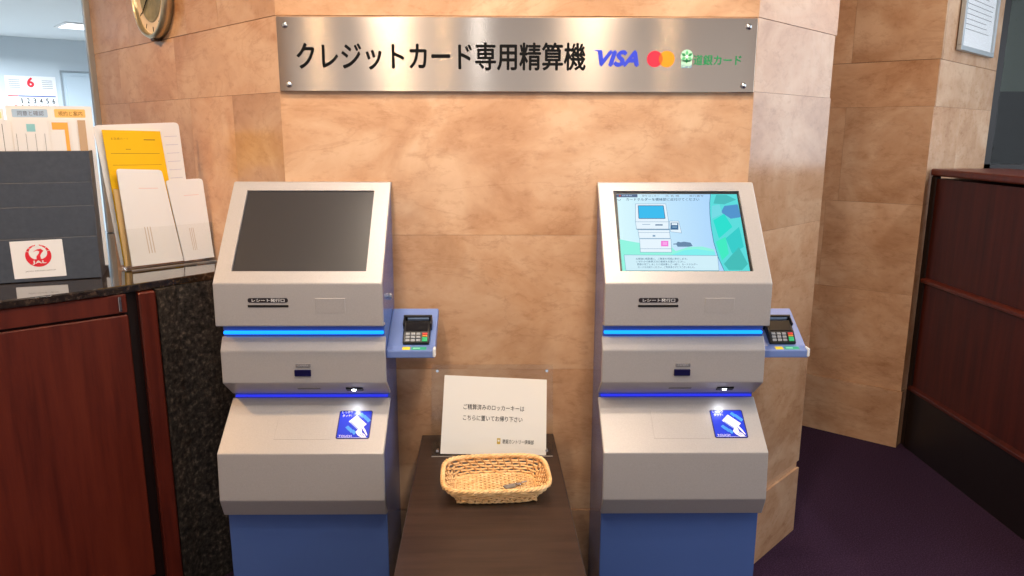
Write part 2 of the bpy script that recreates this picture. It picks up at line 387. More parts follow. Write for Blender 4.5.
# glazed partition beyond the corner: dim room behind smoked glass
mb = MB(); mb.box((2.56, 1.80, 0.0), (2.60, 1.84, CEIL)); mb.box((2.56, 1.80, 1.30), (4.2, 1.84, 1.34)); struct(mb.build('trim_1', DARKTRIM))
struct(MB().box((2.60, 1.812, 1.34), (4.2, 1.820, CEIL)).build('window_3', acrylic('partition_glass', 1.3)))
struct(MB().box((2.60, 1.80, 0.0), (4.2, 1.84, 1.30)).build('wall_below_glass', DARKWOOD))
mb = MB(); mb.box((2.0, 3.1, 0), (4.2, 3.2, 1.79), 1); mb.box((2.0, 3.1, 1.79), (4.2, 3.2, CEIL), 0); struct(mb.build('wall_beyond', [mat('green_grey_paint', srgb(112, 122, 112), 0.8), mat('dark_wainscot', srgb(34, 28, 24), 0.6)]))
# side and rear walls with their windows (behind and beside the camera)
mb = MB(); mb.box((-2.9, -5.2, 0), (4.2, -5.1, .65)); mb.box((-2.9, -5.2, 2.65), (4.2, -5.1, CEIL)); mb.box((-2.9, -5.2, .65), (-2.1, -5.1, 2.65)); mb.box((2.5, -5.2, .65), (4.2, -5.1, 2.65))
struct(mb.build('wall_rear', mat('tan_plaster', srgb(196, 168, 142), .9)))
mb = MB()
for x in (-2.1, -.58, .96, 2.46): mb.box((x, -5.17, .65), (x+.04, -5.13, 2.65))
for z in (.65, 2.61): mb.box((-2.1, -5.17, z), (2.5, -5.13, z+.04))
struct(mb.build('window_1', ALU))
mb = MB(); mb.box((4.1, -5.2, 0), (4.2, 3.2, .9)); mb.box((4.1, -5.2, 2.6), (4.2, 3.2, CEIL)); mb.box((4.1, -5.2, .9), (4.2, -3.2, 2.6)); mb.box((4.1, 1.74, .9), (4.2, 3.2, 2.6))
struct(mb.build('wall_east', PLASTER))
mb = MB()
for y in (-3.2, -1.6, .1, 1.70): mb.box((4.13, y, .9), (4.17, y+.04, 2.6))
for z in (.9, 2.56): mb.box((4.13, -3.2, z), (4.17, 1.74, z+.04))
struct(mb.build('window_2', ALU))
struct(MB().box((-3.0, -5.2, 0), (-2.9, -0.9, CEIL)).build('wall_west', PLASTER))
# the office seen through the counter opening
d1 = Vector((.589, .415, 0)).normalized()
mb = MB(); a = Vector((-4.837, 5.264, 0))-d1*1.6
mb.box((0, 0, -.1), (3.6, 2.4, 0), 0, M=frame(a, d1, (0, 0, 1))); struct(mb.build('wall_office', OFFW))
mb = MB(); mb.prism([(-6.5, 2.5), (-3.6, -0.2), (-1.83, 1.10), (-1.2, 1.9), (-2.2, 7.0), (-6.5, 7.0)], 2.4, 2.46, 'z')
struct(MB().box((-6.5, 1.3, 0.0), (-1.9, 7.0, 0.004)).build('floor_office_bounce', mat('office_bounce_pale', srgb(200, 200, 196), .5)))  # unseen pale floor, added to bounce light up to the office ceiling
struct(mb.build('ceiling_office', mat('office_ceiling_board', srgb(226, 232, 236), 0.9)))
mb = MB(); M = frame(Vector(LF0+(0,))-Vector((1, -1, 0)).normalized()*.0, (-1, 1, 0), (0, 0, 1))
mb.box((-0.006, 1.06, -.02), (.020, 2.75, .022), 0, .003, M=frame((LF0[0]-.015, LF0[1]+.015, 0), (1, -1, 0), (0, 0, 1)))
struct(mb.build('trim_2', ALU))

# ------------------------------------------------------------------ downlights of the lobby ceiling (above the frame)
def downlight(x, y, e, col, r=.07, z=CEIL, aim=None):
    t = empty('ceiling_downlight', (x, y, z), 0, 'round recessed ceiling downlight in the lobby ceiling', 'ceiling light', 'recessed lobby downlights')
    MB().lathe([(r, 0.0), (r+.02, -.006), (r+.022, 0.0)], 32).build('trim_ring', WHITEPL, t)
    MB().lathe([(.0001, -.002), (r*.7, -.002), (r, -.003)], 32).build('lamp_lens', LENS, t)
    lamp('downlight', 'SPOT', (x, y, z-.03), e, col, aim or (x, y, 0), .06, spot=78 if aim else 158, blend=1.0 if aim else .5)
    return t
LENS = glow('lens_glow', 255, 222, 176, 150)
AMBER = (1.0, .54, .20); SOFT = (1.0, .965, .93)
for x, y, e, col, r in ((-2.15, -.55, 92, AMBER, .07), (.45, -1.7, 14, SOFT, .07), (-.60, -1.25, 34, SOFT, .07), (.30, -1.0, 20, SOFT, .07), (1.45, .30, 15, AMBER, .05),
                        (-1.69, -4.7, 7, WARM, .085), (-.97, -4.7, 7, WARM, .10), (-.557, -4.7, 4, WARM, .06), (1.465, -4.7, 4, WARM, .06)):
    downlight(x, y, e, col, r)
for x in (-.42, .42): downlight(x, -.62, 35, SOFT, aim=(x, 0, 2.0))     # two eyeball lamps washing the sign wall
# cool tube fixtures of the area beyond the low wood wall, and one behind the camera
def tube_light(x, y, rz, e, ln=1.2, z=CEIL):
    t = empty('fluorescent_fixture', (x, y, z), rz, 'white fluorescent ceiling fixture with a bare tube', 'ceiling light', 'fluorescent ceiling fixtures')
    MB().prism([(-.06, 0), (.06, 0), (.035, -.035), (-.035, -.035)], -ln/2, ln/2, 'y', 0, .003).build('housing', WHITEPL, t)
    MB().cyl((0, -ln/2+.03, -.052), (0, ln/2-.03, -.052), .016).build('tube', glow('tube_glow', 225, 240, 255, 14), t)
    o = lamp('tube_lamp', 'AREA', (x, y, z-.09), e, COOL, (x, y, 0), .08, ln)
    o.rotation_euler = (0, 0, rz)
    return t
tube_light(2.62, -.05, 0, 15); tube_light(2.62, -1.5, 0, 15)
tube_light(-.225, -4.2, 0, 5)

# ------------------------------------------------------------------ reception counter
W0 = Vector((-1.367, -.27, 0)); WD = Vector((.7668, .6418, 0))
ct = empty('reception_counter', (-1.25, -.1, 0), 0, 'curved reception counter with polished dark granite top, cherry wood front and rough granite end', 'counter')
off = Vector((1.25, .1, 0))
edge = [(-2.9, -1.62), (-1.9, -.76), (-1.6, -.49), (-1.357, -.271), (-1.266, -.196), (-1.18, -.120), (-1.107, -.040), (-1.035, .045), (-.968, .125), (-.925, .195), (-.915, .24)]
top = edge+[(-.915, .252), (-1.805, 1.142), (-2.9, 2.2)]
top = [(x+off.x, y+off.y) for x, y in top]
MB().prism(top, 1.036, 1.06, 'z', 0, .004, seg=2).build('granite_top', GRANITE_TOP, ct)
ins = [(x-.008, y+.008) for x, y in top[:-3]]
# carcass in local coordinates: straight wood front, rough granite pier at its right end
def wp(t, dpt=0.0): p = W0+WD*t+Vector((-WD.y, WD.x, 0))*dpt+off; return (p.x, p.y)
kA = (Vector((-1.066, -.016, 0))-W0).dot(WD)     # right end of the wood
pier = [wp(kA, -.012)]+[(x+off.x-.004, y+off.y+.004) for x, y in ((-1.028, .055), (-.966, .132), (-.930, .205), (-.924, .2455))]+[wp(kA-.02, .3), wp(kA, .02)]
pier = [wp(kA, -.010), (-1.031+off.x, .047+off.y), (-.970+off.x, .127+off.y), (-.932+off.x, .200+off.y), (-.925+off.x, .246+off.y), (-1.20+off.x, .525+off.y), wp(kA, .25)]
MB().prism(pier, 0, 1.036, 'z').build('granite_pier', GRANITE, ct)
Mw = frame(W0+off, WD, (0, 0, 1))                # x along the front, y up, z out
mb = MB(); mb.box((-1.9, .09, -.5), (kA-.001, 1.0355, -.03), 0, M=Mw); mb.build('carcass', DARKTRIM, ct)
mb = MB(); mb.box((-.62, .12, -.03), (kA-.082, .972, 0), 0, .003, M=Mw); dp_ = mb.build('door_panel', CHERRY, ct)
mb = MB(); mb.box((-1.24, .12, -.03), (-.625, .972, 0), 0, .003, M=Mw); mb.build('door_panel', CHERRY, ct)
mb = MB(); mb.box((-1.9, .979, -.03), (kA-.082, 1.034, -.002), 0, .002, M=Mw); mb.build('top_rail', CHERRY, ct)
mb = MB(); mb.box((kA-.05, .0, -.03), (kA-.002, 1.034, .004), 0, .004, M=Mw); mb.build('stile', CHERRY, ct)
mb = MB(); mb.box((-1.9, 0, -.4), (kA-.052, .09, -.05), 0, 0, M=Mw); mb.build('plinth', DARKTRIM, ct)
mb = MB(); mb.box((kA-.105, .985, -.004), (kA-.097, 1.03, .006), 0, .001, M=Mw); mb.build('hinge', CHROME, ct)

# ------------------------------------------------------------------ low wood wall on the right
PX = 1.945
pt = empty('low_partition', (PX+.1, .6, 0), 0, 'dark red wood low partition wall with flat cap and ledges at the right', 'partition')
def ploc(mb): return mb
lx = -.1
y0, y1 = -.72, .60    # local y (world 0.6 + y)
Pm = Matrix.Identity(4)
mb = MB(); mb.box((lx+.012, y0, .0), (.22, y1, 1.30), 0); mb.build('core', DARKWOOD, pt)
mb = MB(); mb.box((lx, y0, .845), (lx+.012, y1-.03, 1.30), 0); mb.build('upper_panel', DARKWOOD, pt)
mb = MB(); mb.box((lx, y0, .315), (lx+.012, y1-.03, .815), 0); mb.build('lower_panel', DARKWOOD, pt)
mb = MB(); mb.prism([(lx+.012, .845), (lx+.002, .845), (lx-.014, .835), (lx-.014, .82), (lx+.012, .815)], y0, y1-.03, 'y', 0, .002); mb.build('ledge', CHERRY, pt)
mb = MB(); mb.prism([(lx+.012, .318), (lx+.002, .318), (lx-.014, .305), (lx-.014, .290), (lx+.012, .286)], y0, y1-.03, 'y', 0, .002); mb.build('ledge', DARKWOOD, pt)
mb = MB(); mb.box((lx-.004, y0, .0), (lx+.012, y1-.03, .286), 0); mb.build('kick_board', DARKTRIM, pt)
mb = MB(); mb.box((lx-.006, y1-.045, .0), (lx+.02, y1-.004, 1.312), 0, .005); mb.build('end_post', DARKTRIM, pt)
mb = MB(); mb.box((lx-.012, y0-.01, 1.312), (.24, y1-.004, 1.345), 0, .008, seg=2); mb.build('cap', CHERRY, pt)

# ------------------------------------------------------------------ self-service payment kiosks
HW = .2285
def slope_frame(x, p_top, p_bot):
    """frame on a sloping face: origin at its top edge centre, x right, y up the slope"""
    a = Vector((x, -p_top[0], p_top[1])); b = Vector((x, -p_bot[0], p_bot[1]))
    return frame(a, (1, 0, 0), a-b)
HEAD_T, HEAD_B, HEAD_C = (.0142, 1.3584), (.2335, 1.1006), (.236, .9813)
LOW_T, LOW_B = (.152, .746), (.299, .637)
Fh = slope_frame(0, HEAD_T, HEAD_B); Lh = math.hypot(HEAD_B[0]-HEAD_T[0], HEAD_B[1]-HEAD_T[1])
Fl = slope_frame(0, LOW_T, LOW_B); Ll = math.hypot(LOW_B[0]-LOW_T[0], LOW_B[1]-LOW_T[1])
SX0, SX1, SY0, SY1 = -.1845, .1825, -.3005, -.0305       # screen opening on the sloping face
LED1 = glow('led_strip_glow', 24, 136, 255, 2.3); LED2 = glow('led_strip_violet', 54, 62, 250, .9); LEDW = glow('white_led', 235, 242, 255, 12)
TBLUE = ink('touch_blue', 38, 60, 214, .25); TCYAN = ink('touch_cyan', 70, 150, 235, .3); NAVY = ink('navy_edge', 22, 24, 92, .3)
TSKIN = ink('touch_white', 236, 238, 250, .3)
PILL = ink('pill_label', 40, 34, 40, .4)
def make_kiosk(label):
    k = empty('payment_kiosk', (0, 0, 0), 0, label, 'payment kiosk', None)
    P = lambda L: [(-d, z) for d, z in L]
    # blue sheet-metal body, one closed profile set back behind the silver fronts
    body = [(0.004, 0), (.262, 0), (.262, .447), (.276, .452), (.296, .503), (.288, .632), (.145, .738), (.145, .765), (.205, .818), (.205, .903), (.192, .938), (.192, .982), (.222, .984), (.2215, 1.096), (.0085, 1.346), (0.004, 1.346)]
    MB().prism(P(body), -HW+.003, HW-.003, 'x', 0, .002).build('body', BLUE, k)
    def front(name, outer, inner, hw=HW):
        # a silver front shell wrapped over the body profile
        return MB().prism(P(outer+inner), -hw, hw, 'x', 0, .0028, seg=2).build(name, SILVER, k)
    hd = front('head_front', [(0.0, 1.3584), HEAD_T, HEAD_B, HEAD_C, (.20, .9765)], [(.20, .985), (.2225, .9855), (.2215, 1.0965), (.0090, 1.3465), (.0, 1.3465)])
    c = MB().box((SX0, SY0, -.0075), (SX1, SY1, .03), M=Fh); cut(hd, [c])
    front('middle_front', [(.196, .943), (.217, .906), (.219, .8125), (.150, .757)], [(.147, .765), (.2055, .818), (.2055, .9025), (.1925, .937)])
    front('lower_front', [LOW_T, LOW_B, (.3073, .501), (.2844, .446)], [(.2625, .4475), (.2765, .4525), (.2965, .5035), (.2885, .6315), (.1455, .7395)])
    # glowing strips in the two recesses
    MB().box((-HW+.006, -.2005, .9490), (HW-.006, -.1915, .9580), 0, .002).build('light_strip', LED1, k)
    MB().box((-HW+.008, -.1535, .7475), (HW-.008, -.1440, .7525), 0, .001).build('light_strip', LED2, k)
    # receipt slot and its pill label
    p = Print(); p.rrect(-.0545, 0, .0545, .013, .006, PILL); p.text('レシート発行口', -.043, .0018, .045, .0113, WHITE, 2, .006)
    nz = lambda z: -(.2335+(.236-.2335)*(1.1006-z)/(1.1006-.9813))-.0006
    p.build('receipt_label', frame((-.0815, nz(1.048), 1.0478), (1, 0, 0), (0, -.02, 1)), k)
    MB().box((-.137, nz(1.039)-.0008, 1.0345), (-.0265, nz(1.039)+.003, 1.0415), 0, .001).build('receipt_slot', BLACK, k)
    MB().box((.046, nz(1.04)-.0002, 1.018), (.127, nz(1.04)+.003, 1.060), 0, .0008).build('blank_plate', SILVER, k)
    # reader window on the middle block
    npl = MB().box((-.022, -.2200, .859), (.020, -.2150, .8695), 0, .001).build('reader_nameplate', GREYINK, k)
    p = Print(); p.text('CAMERA', -.016, .0025, .014, .008, ink('pale_ink', 170, 168, 175), 1, .01)
    p.build('nameplate_text', frame((0, -.2201, .859), (1, 0, 0), (0, 0, 1)), npl)
    rw = MB().box((-.026, -.2225, .833), (.020, -.2150, .852), 0, .0015).build('reader_window', ink('reader_glass', 20, 20, 62, .15), k)
    # underside: nameplate bar and the white spot lamp over the touch pad
    Fu = slope_frame(0, (.219, .8125), (.150, .757))
    U = lambda x, t: (x, -t)
    Lu = math.hypot(.069, .0555)
    MB().box((-.03, -.050, -.002), (.035, -.040, .001), 0, .0006, M=Fu).build('vent_bar', GREYINK, k)
    lh = MB().box((.108, -.056, -.002), (.156, -.036, .004), 0, .0015, M=Fu).build('lamp_housing', BLACK, k)
    MB().lathe([(.0001, .0065), (.0045, .006), (.0065, .004)], 16, M=Fu @ Matrix.Translation((.130, -.046, 0))).build('spot_led', LEDW, lh)
    # touch pad on the lower slope
    x0, x1, s0, s1 = .0885, .183, -(.719-.746)/(.637-.746)*Ll, -(.664-.746)/(.637-.746)*Ll
    p = Print(); W_ = x1-x0; H_ = s0-s1
    p.rrect(0, 0, W_, H_, .006, NAVY, 1); p.rrect(.003, .003, W_-.003, H_-.003, .004, TBLUE, 2)
    for cx, cy in ((.032, .035), (.040, .028), (.049, .022), (.066, .077), (.076, .070), (.084, .062)):
        p.poly([(cx-.009, cy+.002), (cx-.002, cy+.008), (cx+.008, cy-.002), (cx+.001, cy-.009)], TCYAN, 3)
    p.poly([(.030, .056), (.050, .076), (.082, .047), (.062, .026)], TSKIN, 4)                       # the card
    p.poly([(.034, .052), (.037, .055), (.069, .025), (.066, .022)], ink('card_stripe', 150, 170, 230, .3), 5)
    p.poly([(.060, .031), (.054, .022), (.060, .012), (.072, .004), (.086, .004), (.080, .014), (.072, .020), (.070, .030), (.066, .036)], TSKIN, 6)   # the hand
    p.poly([(.070, .034), (.078, .022), (.086, .010), (.088, .012), (.081, .028), (.074, .038)], TSKIN, 6)
    p.line([(.071, .018), (.079, .008)], .0012, TBLUE, 7); p.line([(.066, .016), (.074, .007)], .0012, TBLUE, 7)
    p.text('しっかり', .008, .083, .038, .091, TSKIN, 3, .01); p.text('タッチ!', .010, .071, .036, .079, TSKIN, 3, .01)
    p.text('TOUCH', .008, .006, .044, .0125, TSKIN, 3)
    p.line([(.006, .0045), (W_-.006, .0045)], .0007, TSKIN, 3)
    pad = p.build('touch_pad', Fl @ Matrix.Translation((x0, s1, 0)), k)
    MB().box((-.082, -.139, -.001), (.076, -.045, .0006), 0, .0005, M=Fl).build('blank_plate', SILVER, k)
    # key lock on the right side
    lk = MB(); lk.cyl((HW-.003, -.118, 1.040), (HW+.006, -.118, 1.040), .011, 20); lk.cyl((HW+.006, -.118, 1.040), (HW+.009, -.118, 1.040), .008, 20); lk.build('key_lock', CHROME, k)
    # side tray for the card terminal
    tr = [(-.190, .876), (-.190, .8985), (-.166, .9035), (-.030, .983), (-.030, .960), (-.150, .876)]
    t = MB(); t.prism(tr, HW-.003, HW+.134, 'x', 0, .003, seg=2); tray = t.build('terminal_tray', TRAYBLUE, k)
    t = MB(); t.box((HW+.129, -.192, .879), (HW+.1365, -.168, .904), 0, .002); t.build('tray_tip_highlight', WHITEPL, tray)  # white tip: the highlight on the tray's end, put in as colour
    p = Print(); p.rrect(.042, .004, .064, .021, .002, ink('tray_yellow', 236, 212, 60), 1)
    p.build('yellow_sticker', frame((HW, -.190, .8987), (1, 0, 0), (0, .024, .005)), tray)
    p = Print(); p.rrect(.068, .004, .110, .021, .002, ink('tray_green', 52, 170, 130), 1); p.rect(.072, .009, .092, .016, ink('tray_mint', 140, 220, 190), 2)
    p.build('green_sticker', frame((HW, -.190, .8987), (1, 0, 0), (0, .024, .005)), tray)
    return k
def kiosk_screen_off(k):
    MB().box((SX0+.0006, SY0+.0006, -.0072), (SX1-.0006, SY1-.0006, -.0050), 0, .0005, M=Fh).build('screen', SCREENOFF, k)
def kiosk_screen_on(k):
    G_ = lambda n, r, g_, b, s=1.0: glow('lcd_'+n, r, g_, b, s)
    scr = MB().box((SX0+.0006, SY0+.0006, -.0072), (SX1-.0006, SY1-.0006, -.0055), 0, .0005, M=Fh).build('screen', BLACK, k)
    scr['label'] = 'lit screen with a blue and green picture of the kiosk'
    W_ = SX1-SX0; H_ = SY1-SY0
    def wz(x, y):
        t = (525-y)/475.0; xl = 75-37*t; xr = 858-93*t
        return (W_*min(1, max(0, (x-xl)/(xr-xl))), H_*t)
    def wp2(x, y):
        q = wz(x, y); return (.005+q[0]/W_*(W_-.009), .001+q[1]/H_*(H_-.006))
    ice = G_('ice', 196, 228, 250); 
    p = Print(wp2, .00015)
    m = bpy.data.materials.new('lcd_sky'); m.use_nodes = True; nt = m.node_tree; N = nt.nodes; L = nt.links
    b = N['Principled BSDF']; b.inputs['Base Color'].default_value = (0, 0, 0, 1); b.inputs['Specular IOR Level'].default_value = 0.1; b.inputs['Emission Strength'].default_value = 1.0
    tc = N.new('ShaderNodeTexCoord'); sx = N.new('ShaderNodeSeparateXYZ'); L.new(tc.outputs['Object'], sx.inputs[0])
    mr = N.new('ShaderNodeMapRange'); mr.inputs['From Min'].default_value = -.18; mr.inputs['From Max'].default_value = .1; L.new(sx.outputs['X'], mr.inputs['Value'])
    rp = N.new('ShaderNodeValToRGB'); rp.color_ramp.elements[0].color = srgb(214, 246, 252); rp.color_ramp.elements[1].color = srgb(172, 214, 252)
    L.new(mr.outputs['Result'], rp.inputs['Fac']); L.new(rp.outputs['Color'], b.inputs['Emission Color'])
    p.poly([(48, 55), (762, 55), (848, 520), (80, 520)], m, 1)
    # pale green hills at the foot, turquoise leaf band at the right
    hill = [(65, 335)]+[(65+60*i, 335+14*math.sin(i*.5)+i*5) for i in range(1, 6)]+[(400, 405), (480, 380), (560, 378), (630, 395), (660, 520), (78, 520)]
    p.poly(hill, G_('mint', 150, 246, 226), 2)
    p.poly([(380, 425), (450, 400), (520, 392), (635, 408), (660, 520), (420, 520)], G_('aqua', 132, 240, 240), 3)
    arc = [(606, 55), (602, 110), (604, 180), (612, 260), (628, 350), (655, 440), (692, 520)]
    p.poly(arc+[(848, 520), (762, 55)], G_('leaf', 96, 222, 222), 3)
    for q, c in (([(640, 60), (700, 60), (760, 90), (690, 120), (625, 115)], (80, 190, 190)), ([(690, 130), (770, 120), (790, 200), (730, 210), (670, 170)], (86, 150, 205)),
                 ([(625, 220), (690, 180), (740, 260), (660, 330)], (50, 224, 208)), ([(700, 330), (780, 260), (810, 380), (740, 420)], (60, 206, 204)),
                 ([(690, 480), (780, 380), (835, 480), (800, 515), (720, 515)], (72, 190, 186)), ([(640, 350), (700, 320), (720, 420), (680, 460)], (70, 236, 196)),
                 ([(615, 130), (660, 120), (680, 180), (615, 210)], (120, 220, 230))):
        p.poly(q, G_('leaf_patch', *c), 4)
    dk = G_('line', 70, 110, 150); md_ = G_('line_soft', 130, 165, 195)
    p.line(arc, 3.2, dk, 5)
    # header bar and texts
    p.rect(48, 56, 172, 76, G_('bar', 92, 110, 140), 3); p.disc(68, 66, 6, G_('dot', 200, 90, 70), 4)
    p.text('精算機', 80, 70, 140, 60, G_('bar_text', 190, 215, 240), 4)
    for tx, xa, xb in (('受付 ロッカー', 200, 300), ('氏 名 様', 340, 420), ('発行番号', 480, 565)): p.text(tx, xa, 73, xb, 60, G_('head_text', 120, 130, 150), 3)
    p.text('カードホルダーを機械部に近付けてください', 105, 98, 540, 80, G_('title', 60, 86, 120), 3, .008)
    p.line([(52, 88), (62, 96), (74, 90)], 3, dk, 3)
    # drawing of the machine
    wht = G_('white', 232, 246, 255)
    def outl(q, fill, wd=2.4, lay=5, c=None):
        p.poly(q, fill, lay); p.line(q+[q[0]], wd, c or md_, lay+1)
    outl([(160, 118), (340, 118), (358, 228), (358, 275), (166, 275), (160, 230)], wht)
    p.line([(160, 230), (358, 230)], 2.4, md_, 7)
    p.line([(166, 275), (366, 275)], 4, dk, 7)
    outl([(176, 130), (326, 130), (337, 210), (180, 210)], G_('screen_blue', 66, 190, 240), 4, 8, dk)
    p.line([(200, 246), (248, 246)], 3, md_, 7); p.line([(278, 249), (322, 249)], 7, dk, 7)
    outl([(174, 279), (362, 279), (368, 330), (182, 330)], wht)
    p.line([(178, 295), (364, 295)], 2, md_, 7); p.rect(262, 310, 278, 320, md_, 7)
    outl([(184, 333), (372, 333), (376, 412), (188, 412)], wht); p.line([(186, 392), (376, 392)], 2.4, md_, 7)
    p.rect(312, 345, 356, 378, G_('pink', 244, 130, 220), 8); p.rect(322, 352, 348, 370, G_('pink_pale', 252, 170, 236), 9)
    outl([(362, 225), (418, 225), (436, 298), (370, 290)], wht); p.rect(370, 235, 416, 278, dk, 7); p.rect(376, 238, 410, 250, wht, 8); p.rect(380, 258, 408, 266, md_, 8)
    p.poly([(385, 362), (405, 360), (412, 350), (430, 354), (450, 350), (490, 356), (502, 376), (480, 380), (412, 380), (404, 367), (386, 367)], G_('holder', 108, 138, 170), 8)
    # message box
    outl([(90, 428), (652, 432), (660, 518), (100, 518)], G_('box', 210, 240, 250), 2.4, 6)
    for i, (tx, xb) in enumerate((('お客様の精算書に、ご精算を明細に表示します。', 470), ('いずれかの精算方法の機械をお選びください。', 458), ('精算が完了しましたら領収書とご一緒に、カードホルダー', 532), ('カードをお取りください、ご利用ありがとうございました。', 515))):
        p.text(tx, 160+4*i, 457+16*i, xb, 445+16*i, G_('body_text', 84, 120, 150), 9, .006)
    p.build('screen_picture', Fh @ Matrix.Translation((SX0, SY0, -.0053)), scr)
k1 = make_kiosk('silver and blue payment kiosk with dark switched-off screen beside the counter')
k2 = copy_tree(k1)
k2['label'] = 'silver and blue payment kiosk with lit screen picture, right of the table'
k1['group'] = k2['group'] = 'payment kiosks against the stone wall'
kiosk_screen_off(k1); kiosk_screen_on(k2)
k1.location = (-.578, -.004, 0); k2.location = (.4835, -.004, 0)
for kx in (-.578, .482):      # the little white LED lamp of each kiosk shines on its touch pad
    lamp('touch_pad_lamp', 'SPOT', (kx+.130, -.204, .772), .13, (.86, .92, 1), (kx+.128, -.205, .6), .006, spot=120, blend=.9)
    # LED strips wash the recess
    o = lamp('strip_lamp', 'AREA', (kx, -.2035, .954), .10, (.10, .42, 1), (kx, -1, .954), .43, .01)

# card terminals on the trays
KEYG = ink('key_grey', 150, 152, 156, .4)
def make_terminal():
    t = empty('card_terminal', (0, 0, 0), 0, None, 'card terminal')
    # local: x right, y up the tray slope, z out of the tray; parts baked through the tilt
    T = frame((0, 0, 0), (1, 0, 0), (0, .136, .0795))
    MB().prism([(-.004, 0), (.074, 0), (.080, .012), (.074, .022), (.028, .020), (-.004, .009)], -.038, .038, 'x', 0, .003, M=T, seg=2).build('body', BLACK, t)
    c = MB(); c.box((-.0415, .054, .0), (-.036, .090, .028), 0, .002, M=T); c.box((.036, .054, .0), (.0415, .090, .028), 0, .002, M=T); c.box((-.0415, .083, .0), (.0415, .091, .030), 0, .002, M=T); crd = c.build('cradle', BLACK, t)
    MB().box((-.030, .0805, .014), (.032, .084, .024), 0, .001, M=T).build('card_slot', ink('slot_grey', 120, 140, 170, .4), crd)
    Kf = T @ frame((0, .030, .0202), (1, 0, 0), (0, .046, .002))
    MB().box((-.032, .002, 0), (.032, .041, .0014), 0, .0006, M=Kf).build('display', mat('terminal_display', srgb(14, 14, 20), .35, spec=.15), t)
    Kb = T @ frame((0, -.004, .009), (1, 0, 0), (0, .032, .011))
    cols = [ink('key_red', 214, 60, 52), ink('key_amber', 226, 150, 60), ink('key_green', 40, 176, 110)]
    for r in range(3):
        for q in range(3):
            MB().box((-.030+q*.0152, .004+r*.0100, 0), (-.0185+q*.0152, .0116+r*.0100, .0026), 0, .001, M=Kb).build('key', KEYG, t)
    MB().box((.0172, .0245, 0), (.032, .0316, .0026), 0, .001, M=Kb).build('cancel_key', cols[0], t)
    MB().box((.0172, .0190, 0), (.032, .0238, .0026), 0, .001, M=Kb).build('clear_key', cols[1], t)
    MB().box((.0172, .004, 0), (.032, .0182, .0026), 0, .001, M=Kb).build('enter_key', cols[2], t)
    return t
t1 = make_terminal(); t2 = copy_tree(t1)
t1['label'] = 'black card terminal on the side tray of the kiosk with dark screen'
t2['label'] = 'black card terminal on the side tray of the kiosk with lit screen'
t1['group'] = t2['group'] = 'card terminals on the kiosk trays'
t1.location = (-.578+HW+.079, -.004-.158, .9083); t2.location = (.482+HW+.070, -.004-.158, .9083)

# ------------------------------------------------------------------ steel sign on the wall
sg = empty('wall_sign', (.02, -.001, 1.7165), 0, 'wide brushed steel sign with black lettering and card logos on the stone wall', 'sign')
me = MB(); me.box((-.6785, -.010, -.1015), (.6785, 0, .1015), 0, .0012)
pl = me.build('steel_plate', STEEL, sg)
uv = pl.data.uv_layers.new(name='UVMap')
for lp in pl.data.loops:
    v = pl.data.vertices[lp.vertex_index].co; uv.data[lp.index].uv = (v.z, v.x)
for x, z in ((-.655, .078), (-.652, -.083), (.653, .078), (.648, -.083)):
    s_ = MB(); s_.lathe([(.0085, 0), (.0085, .002), (.006, .0045), (.0001, .005)], 20, M=frame((x, -.010, z), (1, 0, 0), (0, 0, 1))); s_.build('screw', CHROME, sg)
def on_sign(): return frame((-.02, -.0102, -1.7165), (1, 0, 0), (0, 0, 1))
p = Print(step=.0006); p.text('クレジットカード専用精算機', -.605, 1.675, .212, 1.749, INK, 1, .02)
p.build('lettering', on_sign(), sg)
p = Print(step=.0006); p.text('VISA', .238, 1.688, .362, 1.727, VBLUE, 1, .085, skew=.10)
p.poly([(.233, 1.7305), (.258, 1.7305), (.262, 1.722), (.246, 1.727)], VBLUE, 1)
p.build('blue_wordmark', on_sign(), sg)
p = Print(step=.0006)
p.disc(.410, 1.7065, .0225, MRED, 1); p.disc(.444, 1.7065, .0225, MORA, 1)
lens = [(.427+.0225*math.cos(math.radians(180-a))+.017-.017, 0) for a in (0,)]
rr = .0225; hx = .017; hy = math.sqrt(rr*rr-hx*hx); ang = math.asin(hy/rr)
L_ = [(.410+rr*math.cos(-ang+2*ang*i/14), 1.7065+rr*math.sin(-ang+2*ang*i/14)) for i in range(15)]
R_ = [(.444-rr*math.cos(-ang+2*ang*i/14), 1.7065+rr*math.sin(ang-2*ang*i/14)) for i in range(15)]
p.poly(L_+R_[1:-1], MMID, 2)
p.build('circles_logo', on_sign(), sg)
p = Print(step=.0006)
p.rrect(.486, 1.682, .516, 1.704, .003, PGREEN, 1); p.disc(.501, 1.715, .0175, PGREEN, 1)
for a in range(6):
    an = math.radians(90+60*a); c_, s_ = math.cos(an), math.sin(an)
    q = [(.501+c_*r-s_*o, 1.713+s_*r+c_*o) for r, o in ((.003, 0), (.010, .0045), (.019, 0), (.010, -.0045))]
    p.poly(q, GREEN if a % 2 else ink('leaf_green', 96, 190, 130), 2)
p.disc(.501, 1.713, .004, WHITE, 3); p.text('Card', .487, 1.682, .515, 1.691, ink('card_blue', 70, 80, 170), 3)
p.build('leaf_emblem', on_sign(), sg)
p = Print(step=.0006); p.text('道銀カード', .521, 1.690, .657, 1.718, GREEN, 1, .02); p.build('green_lettering', on_sign(), sg)

